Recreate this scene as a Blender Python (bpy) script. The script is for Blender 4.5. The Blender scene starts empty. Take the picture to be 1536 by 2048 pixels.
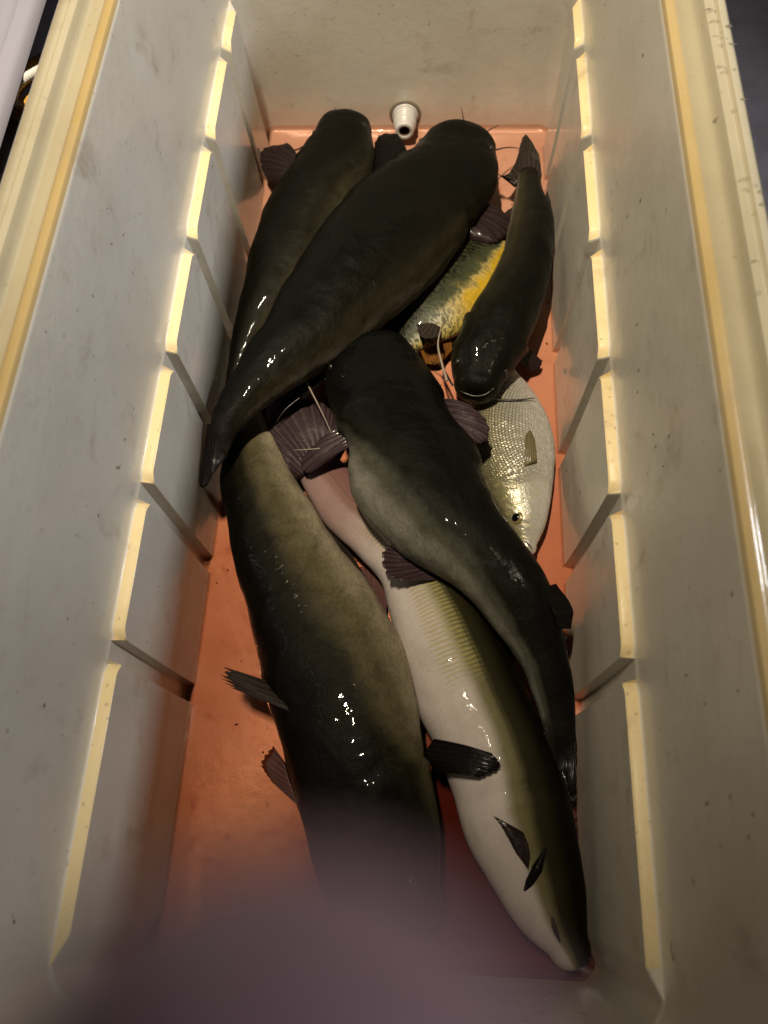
import bpy, bmesh, math, random
from mathutils import Vector, Matrix, noise as mnoise
from mathutils.bvhtree import BVHTree
import numpy as np
random.seed(7)
rng = np.random.default_rng(7)
R_ = math.radians
SC = bpy.context.scene
COL = SC.collection

# ------------------------------------------------------------------ camera, world, lamps, exposure
FPX = 1537.7                                   # focal length in pixels of the 1536 x 2048 photograph
CAM_R = np.array([[0.99806375, 0.02448521, -0.05717723],
                  [0.04491561, -0.91962799, 0.39021399],
                  [-0.04302731, -0.39202658, -0.91894712]])
CAM_C = np.array([0.035, -0.322, 0.6222])
cd = bpy.data.cameras.new('camera')
cam = bpy.data.objects.new('camera', cd)
COL.objects.link(cam)
m = Matrix.Identity(4)
for i in range(3):
    m[i][0] = CAM_R[i, 0]
    m[i][1] = -CAM_R[i, 1]
    m[i][2] = -CAM_R[i, 2]
    m[i][3] = CAM_C[i]
cam.matrix_world = m
cd.sensor_width = 36
cd.lens = 36 * FPX / 2048
cd.clip_start = 0.003
cd.clip_end = 60
cd.dof.use_dof = True
cd.dof.focus_distance = 0.60
cd.dof.aperture_fstop = cd.lens / 3.4          # a phone lens, 3.4 mm wide
SC.camera = cam

W = bpy.data.worlds.new('World')
SC.world = W
W.use_nodes = True
W.node_tree.nodes['Background'].inputs['Color'].default_value = (0.55, 0.6, 0.8, 1)
W.node_tree.nodes['Background'].inputs['Strength'].default_value = 0.012


def lamp(name, kind, loc, target, energy, col, size=0.05, size_y=None, spot=None):
    ld = bpy.data.lights.new(name, kind)
    ld.energy = energy
    ld.color = col
    if kind == 'AREA':
        ld.shape = 'RECTANGLE'
        ld.size = size
        ld.size_y = size_y or size
    else:
        ld.shadow_soft_size = size
    if spot:
        ld.spot_size = R_(spot)
        ld.spot_blend = 0.7
    o = bpy.data.objects.new(name, ld)
    COL.objects.link(o)
    o.location = loc
    d = Vector(target) - Vector(loc)
    o.rotation_euler = d.to_track_quat('-Z', 'Y').to_euler()
    return o


WARM = (1.0, 0.86, 0.64)
COOL = (0.93, 0.95, 1.0)
for k in range(4):                              # a strip of warm deck lights above the cooler, far end
    o_ = lamp('deck_light', 'AREA', (-0.20 + 0.012 * k, -0.06 + 0.045 * k, 1.85), (0.0, 0.21, 0.0), 0.92, WARM, 0.016, 0.016)
    o_.data.spread = R_(44)
o_ = lamp('side_light', 'AREA', (1.15, 0.22, 1.02), (-0.15, 0.13, 0.18), 1.6, COOL, 0.14, 0.14)   # cool work light from the right
o_.data.spread = R_(60)

SC.view_settings.view_transform = 'Standard'
SC.view_settings.look = 'None'
SC.view_settings.exposure = 0
SC.view_settings.gamma = 1
SC.render.engine = 'CYCLES'
SC.cycles.use_denoising = True
SC.cycles.max_bounces = 10
SC.cycles.caustics_reflective = False
SC.cycles.caustics_refractive = False
SC.cycles.transparent_max_bounces = 12


# ------------------------------------------------------------------ helpers
def at(u, v, z):
    r = CAM_R @ np.array([u - 768.0, v - 1024.0, FPX])
    return CAM_C + (z - CAM_C[2]) / r[2] * r


def tag(o, label=None, cat=None, group=None, kind=None):
    for k, v in (('label', label), ('category', cat), ('group', group), ('kind', kind)):
        if v:
            o[k] = v
    return o


def empty(name, loc, label=None, cat=None, group=None):
    o = bpy.data.objects.new(name, None)
    COL.objects.link(o)
    o.location = loc
    o.empty_display_size = 0.03
    return tag(o, label, cat, group)


def link_mesh(name, me, mats, parent=None, smooth=True):
    if not isinstance(mats, (list, tuple)):
        mats = [mats]
    for mm in mats:
        me.materials.append(mm)
    if smooth:
        me.polygons.foreach_set('use_smooth', [True] * len(me.polygons))
    o = bpy.data.objects.new(name, me)
    COL.objects.link(o)
    if parent:
        o.parent = parent
        o.matrix_parent_inverse = Matrix.Translation(-parent.location) if parent.type == 'EMPTY' else Matrix.Identity(4)
    return o


def mesh_obj(name, verts, faces, mats, parent=None, smooth=True):
    me = bpy.data.meshes.new(name)
    me.from_pydata([tuple(map(float, v)) for v in verts], [], faces)
    me.update()
    return link_mesh(name, me, mats, parent, smooth)


def bm_obj(name, bm, mats, parent=None, smooth=True):
    me = bpy.data.meshes.new(name)
    bm.normal_update()
    bm.to_mesh(me)
    bm.free()
    return link_mesh(name, me, mats, parent, smooth)


def cr(points, n):
    """Catmull-Rom resample of rows (any width) to n rows, by chord length of the first three columns."""
    P = np.asarray(points, float)
    d = np.r_[0, np.cumsum(np.linalg.norm(np.diff(P[:, :3], axis=0), axis=1) + 1e-9)]
    t = np.linspace(0, d[-1], n)
    out = np.zeros((n, P.shape[1]))
    T = np.zeros_like(P)
    for i in range(len(P)):
        a, b = max(i - 1, 0), min(i + 1, len(P) - 1)
        T[i] = (P[b] - P[a]) / (d[b] - d[a])
    for j, x in enumerate(t):
        i = min(max(np.searchsorted(d, x) - 1, 0), len(P) - 2)
        h = d[i + 1] - d[i]
        s = (x - d[i]) / h
        out[j] = ((2 * s**3 - 3 * s**2 + 1) * P[i] + (s**3 - 2 * s**2 + s) * h * T[i]
                  + (-2 * s**3 + 3 * s**2) * P[i + 1] + (s**3 - s**2) * h * T[i + 1])
    return out


def tube(name, pts, radii, mat, parent=None, n=24, nv=8, closed_tip=True):
    pts = np.asarray(pts, float)
    r = np.interp(np.linspace(0, 1, n), np.linspace(0, 1, len(radii)), radii)
    P = cr(pts, n)
    V, F = [], []
    up = np.array([0.1, 0.2, 1.0])
    for i in range(n):
        t = P[min(i + 1, n - 1)] - P[max(i - 1, 0)]
        t /= np.linalg.norm(t) + 1e-12
        a = np.cross(t, up)
        a /= np.linalg.norm(a) + 1e-12
        b = np.cross(a, t)
        for k in range(nv):
            w = 2 * math.pi * k / nv
            V.append(P[i] + r[i] * (a * math.cos(w) + b * math.sin(w)))
    for i in range(n - 1):
        for k in range(nv):
            F.append((i * nv + k, i * nv + (k + 1) % nv, (i + 1) * nv + (k + 1) % nv, (i + 1) * nv + k))
    F.append(tuple(range(nv - 1, -1, -1)))
    F.append(tuple((n - 1) * nv + k for k in range(nv)))
    return mesh_obj(name, V, F, mat, parent)


# ------------------------------------------------------------------ materials
class NT:
    def __init__(self, name):
        self.mat = bpy.data.materials.new(name)
        self.mat.use_nodes = True
        self.nt = self.mat.node_tree
        self.bsdf = self.nt.nodes['Principled BSDF']
        self.out = self.nt.nodes['Material Output']

    def n(self, t, **kw):
        x = self.nt.nodes.new(t)
        for k, v in kw.items():
            setattr(x, k, v)
        return x

    def l(self, a, b):
        self.nt.links.new(a, b)

    def val(self, sock, v):
        if isinstance(v, bpy.types.NodeSocket):
            self.l(v, sock)
        else:
            sock.default_value = v

    def math(self, op, a, b=0.0, c=0.0, clamp=False):
        x = self.n('ShaderNodeMath', operation=op, use_clamp=clamp)
        for s, v in zip(x.inputs, (a, b, c)):
            self.val(s, v)
        return x.outputs[0]

    def mix(self, f, a, b, blend='MIX'):
        x = self.n('ShaderNodeMix', data_type='RGBA', blend_type=blend)
        self.val(x.inputs['Factor'], f)
        self.val(x.inputs[6], a if isinstance(a, bpy.types.NodeSocket) else (*a, 1))
        self.val(x.inputs[7], b if isinstance(b, bpy.types.NodeSocket) else (*b, 1))
        return x.outputs[2]

    def noise(self, scale, detail=4, rough=0.55, vec=None, dist=0.0):
        x = self.n('ShaderNodeTexNoise')
        x.inputs['Scale'].default_value = scale
        x.inputs['Detail'].default_value = detail
        x.inputs['Roughness'].default_value = rough
        x.inputs['Distortion'].default_value = dist
        if vec is None:
            vec = self.obj()
        self.l(vec, x.inputs['Vector'])
        return x.outputs['Fac']

    def obj(self):
        return self.n('ShaderNodeTexCoord').outputs['Object']

    def attr(self, name):
        return self.n('ShaderNodeAttribute', attribute_name=name).outputs['Fac']

    def ramp(self, f, stops, interp='LINEAR'):
        x = self.n('ShaderNodeValToRGB')
        self.l(f, x.inputs[0])
        e = x.color_ramp
        e.interpolation = interp
        while len(e.elements) < len(stops):
            e.elements.new(0.5)
        for el, (p, c) in zip(e.elements, stops):
            el.position = p
            el.color = (*c, 1) if len(c) == 3 else c
        return x.outputs[0]

    def smooth(self, f, a, b):
        x = self.n('ShaderNodeMapRange', interpolation_type='SMOOTHSTEP')
        self.l(f, x.inputs[0])
        x.inputs[1].default_value = a
        x.inputs[2].default_value = b
        return x.outputs[0]

    def bump(self, h, strength, dist, prev=None):
        x = self.n('ShaderNodeBump')
        x.inputs['Strength'].default_value = strength
        x.inputs['Distance'].default_value = dist
        self.l(h, x.inputs['Height'])
        if prev is not None:
            self.l(prev, x.inputs['Normal'])
        return x.outputs[0]

    def combine(self, a, b, c=0.0):
        x = self.n('ShaderNodeCombineXYZ')
        for s, v in zip(x.inputs, (a, b, c)):
            self.val(s, v)
        return x.outputs[0]

    def set(self, color=None, rough=None, normal=None, **kw):
        b = self.bsdf.inputs
        if color is not None:
            self.val(b['Base Color'], color if isinstance(color, bpy.types.NodeSocket) else (*color, 1))
        if rough is not None:
            self.val(b['Roughness'], rough)
        if normal is not None:
            self.l(normal, b['Normal'])
        for k, v in kw.items():
            self.val(b[k.replace('_', ' ')], v)
        return self.mat


def plain(name, col, rough=0.5, **kw):
    t = NT(name)
    return t.set(col, rough, **kw)


def cooler_plastic(name, c0, c1, gloss=0.15):
    t = NT(name)
    big = t.noise(7, 5, 0.6)
    stain = t.noise(22, 6, 0.7, dist=0.6)
    speck = t.noise(260, 2, 0.5)
    spot = t.noise(95, 2, 0.5)
    c = t.mix(t.smooth(big, 0.35, 0.7), c0, c1)
    c = t.mix(t.math('MULTIPLY', t.smooth(stain, 0.54, 0.76), 0.55), c, (0.27, 0.21, 0.14))
    c = t.mix(t.math('MULTIPLY', t.smooth(speck, 0.68, 0.78), 0.55), c, (0.20, 0.15, 0.09))
    c = t.mix(t.math('MULTIPLY', t.smooth(spot, 0.75, 0.78), 0.7), c, (0.09, 0.065, 0.04))
    sep = t.n('ShaderNodeSeparateXYZ')
    t.l(t.obj(), sep.inputs[0])
    # brownish red tint on the lowest few centimetres of the walls
    edge = t.math('ADD', sep.outputs[2], t.math('MULTIPLY', t.noise(30, 5, 0.6), -0.035))
    low = t.math('SUBTRACT', 1.0, t.smooth(edge, -0.012, 0.028))
    c = t.mix(t.math('MULTIPLY', low, 0.45), c, (0.36, 0.17, 0.10))
    rough = t.math('ADD', 0.20, t.math('MULTIPLY', t.noise(40, 4, 0.6), 0.22))
    nrm = t.bump(t.noise(900, 2, 0.5), 0.12, 0.0006)
    nrm = t.bump(t.noise(60, 3, 0.6), 0.10, 0.003, nrm)
    wet = t.math('SUBTRACT', 1.0, t.smooth(t.math('ADD', sep.outputs[2], t.math('MULTIPLY', t.noise(18, 4, 0.6), 0.08)), 0.07, 0.15))
    t.l(t.bump(t.noise(50, 2, 0.5), 0.2, 0.003), t.bsdf.inputs['Coat Normal'])
    return t.set(c, rough, nrm, Coat_Weight=t.math('ADD', gloss, t.math('MULTIPLY', wet, 0.75)), Coat_Roughness=0.07)


def skin(name, back, flank, low, belly, stops=(0.10, 0.34, 0.52, 0.66), mott=0.35, coat=0.14, rough=0.5, ripple=None, bumps=0.45, head=0.14, tail=None, tip=(0.005, 0.0035, 0.003), lat=0.0, blotch=1.0):
    """Countershaded wet skin: 'dors' runs 0 along the back to 1 along the belly, 's' 0 at the snout to 1 at the tail."""
    t = NT(name)
    d, s = t.attr('dors'), t.attr('s')
    vec = t.n('ShaderNodeCombineXYZ')
    t.l(t.attr('sm'), vec.inputs[0])
    t.l(t.attr('tm'), vec.inputs[1])
    v = vec.outputs[0]
    n1 = t.noise(38, 5, 0.6, v, 0.4)
    n2 = t.noise(150, 4, 0.6, v)
    dd = t.math('ADD', d, t.math('MULTIPLY', t.math('SUBTRACT', n1, 0.5), 0.13 * mott / 0.35))
    dd = t.math('SUBTRACT', dd, t.math('MULTIPLY', t.math('SUBTRACT', 1.0, t.smooth(s, 0.10, 0.34)), head))
    c = t.ramp(dd, [(stops[0], back), (stops[1], flank), (stops[2], low), (stops[3], belly)], 'EASE')
    c = t.mix(t.math('MULTIPLY', t.smooth(n1, 0.48, 0.72), mott), c, t.mix(0.75, c, (0.0, 0.0, 0.0)))
    c = t.mix(t.math('MULTIPLY', t.smooth(n2, 0.60, 0.72), mott * 0.5), c, t.mix(0.6, c, back))
    fine = t.noise(700, 3, 0.6, v)
    nrm = t.bump(fine, bumps, 0.0007)
    nrm = t.bump(t.noise(120, 3, 0.5, v), bumps, 0.0022, nrm)
    if ripple:
        s0, s1, d0, d1, amt = ripple
        wv = t.n('ShaderNodeTexWave', wave_type='BANDS', bands_direction='X')
        wv.inputs['Scale'].default_value = 92
        wv.inputs['Distortion'].default_value = 2.2
        wv.inputs['Detail'].default_value = 2
        wv.inputs['Detail Scale'].default_value = 1.4
        t.l(v, wv.inputs['Vector'])
        msk = t.math('MULTIPLY', t.math('MULTIPLY', t.smooth(s, s0, s0 + 0.06), t.math('SUBTRACT', 1.0, t.smooth(s, s1 - 0.06, s1))),
                     t.math('MULTIPLY', t.smooth(d, d0, d0 + 0.08), t.math('SUBTRACT', 1.0, t.smooth(d, d1 - 0.1, d1))))
        c = t.mix(t.math('MULTIPLY', t.math('MULTIPLY', wv.outputs['Fac'], msk), amt), c, (0.26, 0.225, 0.085))
        nrm = t.bump(t.math('MULTIPLY', wv.outputs['Fac'], msk), 0.5, 0.0012, nrm)
    if tail:
        c = t.mix(t.math('MULTIPLY', t.smooth(s, 0.66, 0.84), 0.8), c, tail)
    c = t.mix(t.math('MULTIPLY', t.smooth(t.math('ADD', s, t.math('MULTIPLY', n2, 0.04)), 0.91, 0.99), 0.9), c, tip)
    g = t.math('ADD', 0.45, t.math('ADD', t.math('MULTIPLY', t.noise(62, 5, 0.65, v, 0.6), 0.7), t.math('MULTIPLY', t.noise(420, 2, 0.5, v), 0.4)))
    gm = t.math('ADD', 1.0, t.math('MULTIPLY', t.math('SUBTRACT', g, 1.0), blotch * 2.0))
    c = t.mix(1.0, c, t.combine(gm, gm, gm), 'MULTIPLY')
    ll = t.math('ABSOLUTE', t.math('ADD', t.math('SUBTRACT', d, 0.455), t.math('MULTIPLY', t.math('SUBTRACT', t.noise(20, 2, 0.5, v), 0.5), 0.03)))
    c = t.mix(t.math('MULTIPLY', t.math('SUBTRACT', 1.0, t.smooth(ll, 0.002, 0.007)), t.math('MULTIPLY', t.smooth(s, 0.25, 0.35), lat)), c, t.mix(0.75, c, (0.0, 0.0, 0.0)))
    bead = t.bump(t.noise(230, 1, 0.5, v), 0.18, 0.0014)
    bead = t.bump(t.noise(60, 1, 0.5, v), 0.35, 0.004, bead)
    t.l(bead, t.bsdf.inputs['Coat Normal'])
    return t.set(c, rough, nrm, Coat_Weight=coat, Coat_Roughness=0.035, Specular_IOR_Level=0.05)


def scaly(name, kind):
    """Scaled side of the silver fish and of the sunfish: offset rows of overlapping scales in body coordinates."""
    t = NT(name)
    d, s, sm, tm = t.attr('dors'), t.attr('s'), t.attr('sm'), t.attr('tm')
    S = 400.0 if kind == 'silver' else 360.0
    row = t.math('MULTIPLY', tm, S * 1.15)
    ri = t.math('FLOOR', row)
    off = t.math('MULTIPLY', t.math('MODULO', ri, 2.0), 0.5)
    colx = t.math('ADD', t.math('MULTIPLY', sm, S), off)
    fx = t.math('SUBTRACT', t.math('FRACT', colx), 0.5)
    fy = t.math('SUBTRACT', t.math('FRACT', row), 0.5)
    rad = t.math('SQRT', t.math('ADD', t.math('POWER', t.math('ADD', fx, 0.12), 2.0), t.math('MULTIPLY', t.math('POWER', t.math('ABSOLUTE', fy), 2.0), 1.1)))
    scale_h = t.math('SUBTRACT', 1.0, t.smooth(rad, 0.22, 0.62))
    body = t.smooth(s, 0.27, 0.34)                      # no scales on the head
    wn = t.n('ShaderNodeTexWhiteNoise', noise_dimensions='2D')
    t.l(t.combine(t.math('FLOOR', colx), ri), wn.inputs['Vector'])
    v = t.combine(sm, tm)
    n1 = t.noise(55, 4, 0.6, v, 0.5)
    n2 = t.noise(240, 3, 0.6, v)
    if kind == 'silver':
        c = t.ramp(t.math('ADD', d, t.math('MULTIPLY', t.math('SUBTRACT', n1, 0.5), 0.12)),
                   [(0.08, (0.03, 0.028, 0.015)), (0.30, (0.20, 0.18, 0.10)), (0.52, (0.34, 0.325, 0.275)), (0.78, (0.52, 0.50, 0.47))])
        rim = t.math('MULTIPLY', t.math('MULTIPLY', t.smooth(rad, 0.36, 0.56), body), t.math('SUBTRACT', 1.0, t.smooth(d, 0.45, 0.8)))
        c = t.mix(t.math('MULTIPLY', rim, 0.75), c, (0.035, 0.032, 0.02))
        c = t.mix(t.math('MULTIPLY', t.math('MULTIPLY', wn.outputs['Value'], body), 0.35), c, (0.16, 0.14, 0.09))
        c = t.mix(t.math('MULTIPLY', t.math('MULTIPLY', t.smooth(n2, 0.5, 0.7), t.math('SUBTRACT', 1.0, body)), 0.35), c, (0.5, 0.42, 0.15))
        c = t.mix(t.math('MULTIPLY', t.smooth(n1, 0.55, 0.75), 0.25), c, (0.10, 0.085, 0.06))
        nrm = t.bump(t.math('MULTIPLY', scale_h, body), 0.35, 0.0007)
        nrm = t.bump(t.noise(170, 3, 0.6, v), 0.5, 0.0022, nrm)
        coat = 0.3
        metal, rough = 0.35, t.math('ADD', 0.22, t.math('MULTIPLY', wn.outputs['Value'], 0.16))
    else:
        n3 = t.noise(250, 3, 0.6, t.combine(t.math('MULTIPLY', sm, 1.15), t.math('MULTIPLY', tm, 0.9)), 0.5)
        c = t.ramp(t.math('ADD', d, t.math('MULTIPLY', t.math('SUBTRACT', n1, 0.5), 0.16)),
                   [(0.46, (0.004, 0.005, 0.002)), (0.56, (0.040, 0.048, 0.020)), (0.64, (0.30, 0.29, 0.22)), (0.80, (0.34, 0.26, 0.07))])
        gold = t.math('MULTIPLY', t.smooth(t.math('ADD', d, t.math('MULTIPLY', t.math('SUBTRACT', n1, 0.5), 0.2)), 0.53, 0.66), t.math('SUBTRACT', 1.0, t.smooth(s, 0.50, 0.74)))
        c = t.mix(gold, c, (0.33, 0.215, 0.012))
        dark = t.math('MULTIPLY', t.smooth(n3, 0.45, 0.56), t.math('SUBTRACT', 1.0, t.math('MULTIPLY', gold, 0.80)))
        c = t.mix(t.math('MULTIPLY', dark, 0.86), c, (0.026, 0.026, 0.011))
        nrm = t.bump(t.math('MULTIPLY', scale_h, body), 0.15, 0.0006)
        nrm = t.bump(n2, 0.4, 0.0014, nrm)
        metal, rough = 0.0, 0.45
        coat = 0.15
    return t.set(c, rough, nrm, Metallic=metal, Coat_Weight=coat, Coat_Roughness=0.06, Specular_IOR_Level=0.15)


def fin_mat(name, col, edge, trans=0.35, coat=0.12, spec=0.1):
    t = NT(name)
    r = t.attr('ray')
    g = t.attr('len')
    c = t.mix(t.smooth(r, 0.2, 0.9), col, edge)
    c = t.mix(t.math('MULTIPLY', t.noise(160, 4, 0.6), 0.5), c, t.mix(0.6, c, (0.01, 0.006, 0.006)))
    t.set(c, 0.4, t.bump(t.noise(300, 3, 0.6), 0.4, 0.0010), Coat_Weight=coat, Coat_Roughness=0.12, Specular_IOR_Level=spec)
    tl = t.n('ShaderNodeBsdfTranslucent')
    t.l(c, tl.inputs['Color'])
    mx = t.n('ShaderNodeMixShader')
    mx.inputs[0].default_value = trans
    t.l(t.bsdf.outputs[0], mx.inputs[1])
    t.l(tl.outputs[0], mx.inputs[2])
    t.l(mx.outputs[0], t.out.inputs['Surface'])
    return t.mat


def water_film(name='bloody_water', clear=False):
    t = NT(name)
    n = t.noise(9, 4, 0.6)
    tr = t.n('ShaderNodeBsdfTransparent')
    if clear:
        tr.inputs['Color'].default_value = (0.97, 0.97, 0.97, 1)
    else:                                                 # the floor slopes to the near end: deeper, redder water there
        sep = t.n('ShaderNodeSeparateXYZ')
        t.l(t.obj(), sep.inputs[0])
        far = t.smooth(t.math('ADD', sep.outputs[1], t.math('MULTIPLY', n, 0.25)), -0.05, 0.48)
        wc = t.mix(far, t.mix(t.smooth(n, 0.3, 0.7), (0.93, 0.62, 0.48), (0.87, 0.53, 0.41)), (0.94, 0.745, 0.67))
        clot = t.smooth(t.noise(26, 6, 0.68, dist=1.2), 0.56, 0.74)
        wc = t.mix(t.math('MULTIPLY', clot, 0.55), wc, (0.62, 0.25, 0.19))
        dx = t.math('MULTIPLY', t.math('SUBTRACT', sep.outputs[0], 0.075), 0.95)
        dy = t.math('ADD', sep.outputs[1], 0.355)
        pool_shade = t.math('SQRT', t.math('ADD', t.math('POWER', dx, 2.0), t.math('POWER', dy, 2.0)))
        pool_shade = t.math('SUBTRACT', 1.0, t.smooth(t.math('ADD', pool_shade, t.math('MULTIPLY', t.noise(14, 4, 0.6), 0.05)), 0.10, 0.17))
        wc = t.mix(t.math('MULTIPLY', pool_shade, 0.9), wc, (0.27, 0.085, 0.08))  # pooled blood, with shade of the near end put into the water colour
        t.l(wc, tr.inputs['Color'])
    gl = t.n('ShaderNodeBsdfGlossy')
    gl.inputs['Roughness'].default_value = 0.03
    fr = t.n('ShaderNodeFresnel')
    fr.inputs['IOR'].default_value = 1.33
    nb = t.bump(t.noise(45, 3, 0.5), 0.25, 0.004)
    t.l(nb, gl.inputs['Normal'])
    t.l(nb, fr.inputs['Normal'])
    mx = t.n('ShaderNodeMixShader')
    t.l(fr.outputs[0], mx.inputs[0])
    t.l(tr.outputs[0], mx.inputs[1])
    t.l(gl.outputs[0], mx.inputs[2])
    t.l(mx.outputs[0], t.out.inputs['Surface'])
    t.nt.nodes.remove(t.bsdf)
    return t.mat


def deck_mat():
    t = NT('deck_vinyl')
    v = t.n('ShaderNodeMapping')
    v.inputs['Scale'].default_value = (1, 9, 1)
    v.inputs['Rotation'].default_value = (0, 0, 0.35)
    t.l(t.obj(), v.inputs[0])
    n = t.noise(160, 5, 0.7, v.outputs[0])
    n2 = t.noise(14, 4, 0.6)
    c = t.mix(n, (0.055, 0.055, 0.085), (0.14, 0.14, 0.19))
    c = t.mix(t.math('MULTIPLY', t.smooth(n2, 0.45, 0.7), 0.5), c, (0.05, 0.05, 0.07))
    return t.set(c, 0.5, t.bump(n, 0.4, 0.002))


M = {}
M['plastic'] = cooler_plastic('cooler_plastic', (0.60, 0.565, 0.49), (0.53, 0.49, 0.41))
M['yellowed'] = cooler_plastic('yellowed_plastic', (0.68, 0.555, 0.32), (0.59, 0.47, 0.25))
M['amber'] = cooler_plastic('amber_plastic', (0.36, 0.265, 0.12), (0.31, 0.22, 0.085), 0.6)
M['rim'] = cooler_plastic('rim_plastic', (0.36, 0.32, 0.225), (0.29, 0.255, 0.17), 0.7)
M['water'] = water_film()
M['deck'] = deck_mat()
M['white'] = plain('white_gelcoat', (0.34, 0.335, 0.42), 0.35)
M['pvc'] = plain('white_pvc', (0.47, 0.45, 0.44), 0.35)
M['gasket'] = plain('gasket', (0.16, 0.13, 0.09), 0.6)
M['hole'] = plain('pipe_bore', (0.16, 0.10, 0.07), 0.5)
M['eye'] = plain('fish_pupil', (0.003, 0.003, 0.004), 0.15)
M['iris_gold'] = plain('fish_iris', (0.17, 0.135, 0.055), 0.3, Metallic=0.2, Coat_Weight=0.5)
M['iris_dark'] = plain('catfish_iris', (0.010, 0.009, 0.006), 0.35, Coat_Weight=0.3)
M['cat_dark'] = skin('catfish_skin_black', (0.0016, 0.0016, 0.001), (0.003, 0.0026, 0.0013), (0.013, 0.0105, 0.005), (0.075, 0.064, 0.048), (0.14, 0.30, 0.46, 0.66))
M['cat_black'] = skin('catfish_skin_slate', (0.0018, 0.0018, 0.0014), (0.005, 0.0047, 0.003), (0.040, 0.038, 0.027), (0.118, 0.112, 0.09), (0.20, 0.40, 0.50, 0.62))
M['cat_olive'] = skin('catfish_skin_olive', (0.0016, 0.0014, 0.0007), (0.006, 0.005, 0.0024), (0.060, 0.051, 0.026), (0.20, 0.17, 0.115), (0.14, 0.28, 0.44, 0.68), head=0.24)
M['cat_grey'] = skin('catfish_skin_grey', (0.002, 0.0018, 0.001), (0.0065, 0.0055, 0.003), (0.026, 0.0225, 0.0125), (0.18, 0.155, 0.11), (0.06, 0.24, 0.42, 0.66))
M['cat_pale'] = skin('catfish_skin_pale', (0.003, 0.0025, 0.0014), (0.015, 0.013, 0.005), (0.105, 0.094, 0.045), (0.36, 0.315, 0.29), (0.26, 0.42, 0.50, 0.58), mott=0.12, ripple=(0.40, 0.80, 0.42, 0.72, 0.75), bumps=0.2, head=0.0, lat=0.45, blotch=0.25, coat=0.05, tail=(0.15, 0.075, 0.068), tip=(0.035, 0.02, 0.022))
M['silver'] = scaly('silver_scales', 'silver')
M['sunfish'] = scaly('sunfish_scales', 'sun')
M['fin_dark'] = fin_mat('fin_dark', (0.010, 0.006, 0.006), (0.022, 0.013, 0.013), 0.12)
M['fin_black'] = fin_mat('fin_black', (0.003, 0.0025, 0.0025), (0.006, 0.005, 0.005), 0.03, 0.03, 0.04)
M['fin_purple'] = fin_mat('fin_purple', (0.022, 0.012, 0.014), (0.050, 0.032, 0.036), 0.15)
M['fin_pink'] = fin_mat('fin_pink', (0.085, 0.035, 0.032), (0.14, 0.07, 0.06), 0.25)
M['fin_grey'] = fin_mat('fin_grey', (0.014, 0.011, 0.009), (0.035, 0.028, 0.022), 0.12)
M['fin_orange'] = fin_mat('fin_orange', (0.26, 0.10, 0.015), (0.12, 0.05, 0.012), 0.3)
M['fin_amber'] = fin_mat('fin_amber', (0.10, 0.08, 0.03), (0.17, 0.14, 0.07), 0.25)
M['barbel'] = plain('barbel_dark', (0.016, 0.014, 0.012), 0.3, Coat_Weight=0.5)
M['barbel_pale'] = plain('barbel_pale', (0.22, 0.18, 0.14), 0.35, Coat_Weight=0.4)
M['lip'] = plain('catfish_lip', (0.03, 0.026, 0.018), 0.35, Coat_Weight=0.3)
M['crease'] = plain('mouth_crease', (0.02, 0.008, 0.007), 0.4)

# ------------------------------------------------------------------ setting: the deck under everything
ZG = -0.035
mesh_obj('deck', [(-3, -3, ZG), (3, -3, ZG), (3, 3, ZG), (-3, 3, ZG)], [(0, 1, 2, 3)], M['deck'], smooth=False)['kind'] = 'structure'

# ------------------------------------------------------------------ the cooler
FX, FY = 0.150, 0.398
LEDGE = 0.155
SLOTS = [-0.2215, -0.1115, -0.004, 0.105, 0.2145, 0.3240]
SLOT_W = 0.0062


def loop_points(d, z, r, low=None):
    """Rounded rectangle grown by d from the floor outline; low = extra inset of the slotted side panels."""
    hx, hy = FX + d, FY + d
    ys = []
    bounds = [-hy + r]
    for s in SLOTS:
        bounds += [s - SLOT_W, s + SLOT_W]
    segs = []
    prev = -FY + 0.02
    for s in SLOTS:
        segs.append((prev, s - SLOT_W - 0.0016, False))
        segs.append((s - SLOT_W, s + SLOT_W, True))
        prev = s + SLOT_W + 0.0016
    segs.append((prev, FY - 0.02, False))
    side = []
    for a, b, slot in segs:
        if slot:
            side += [(a + (b - a) * k / 3, True) for k in range(4)]
        else:
            side += [(q, False) for q in (a, a + .002, a + .0045, a + .0075, (a + b) / 2, b - .0075, b - .0045, b - .002, b)]
    pts = []

    def corner(cx, cy, a0):
        for k in range(1, 8):
            a = a0 + math.pi / 2 * k / 8
            pts.append((cx + r * math.cos(a), cy + r * math.sin(a), z))
    def drop(y, slot):
        if slot or low is None or z < LEDGE - 0.006:
            return 0.0
        g = min(abs(abs(y - s_) - SLOT_W - 0.0016) for s_ in SLOTS)
        return 0.006 * max(0.0, 1 - g / 0.0075) ** 1.5

    for y, slot in side:                                  # right side going far
        x = hx if (slot or low is None) else hx - low
        pts.append((x, min(max(y, -hy + r), hy - r), z - drop(y, slot)))
    corner(hx - r, hy - r, 0)
    for k in range(10):
        x = (hx - r) * (1 - 2 * k / 9)
        pts.append((x, hy, z))
    corner(-hx + r, hy - r, math.pi / 2)
    for y, slot in reversed(side):
        x = hx if (slot or low is None) else hx - low
        pts.append((-x, min(max(y, -hy + r), hy - r), z - drop(y, slot)))
    corner(-hx + r, -hy + r, math.pi)
    for k in range(10):
        x = -(hx - r) * (1 - 2 * k / 9)
        pts.append((x, -hy, z))
    corner(hx - r, -hy + r, 1.5 * math.pi)
    return pts


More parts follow.
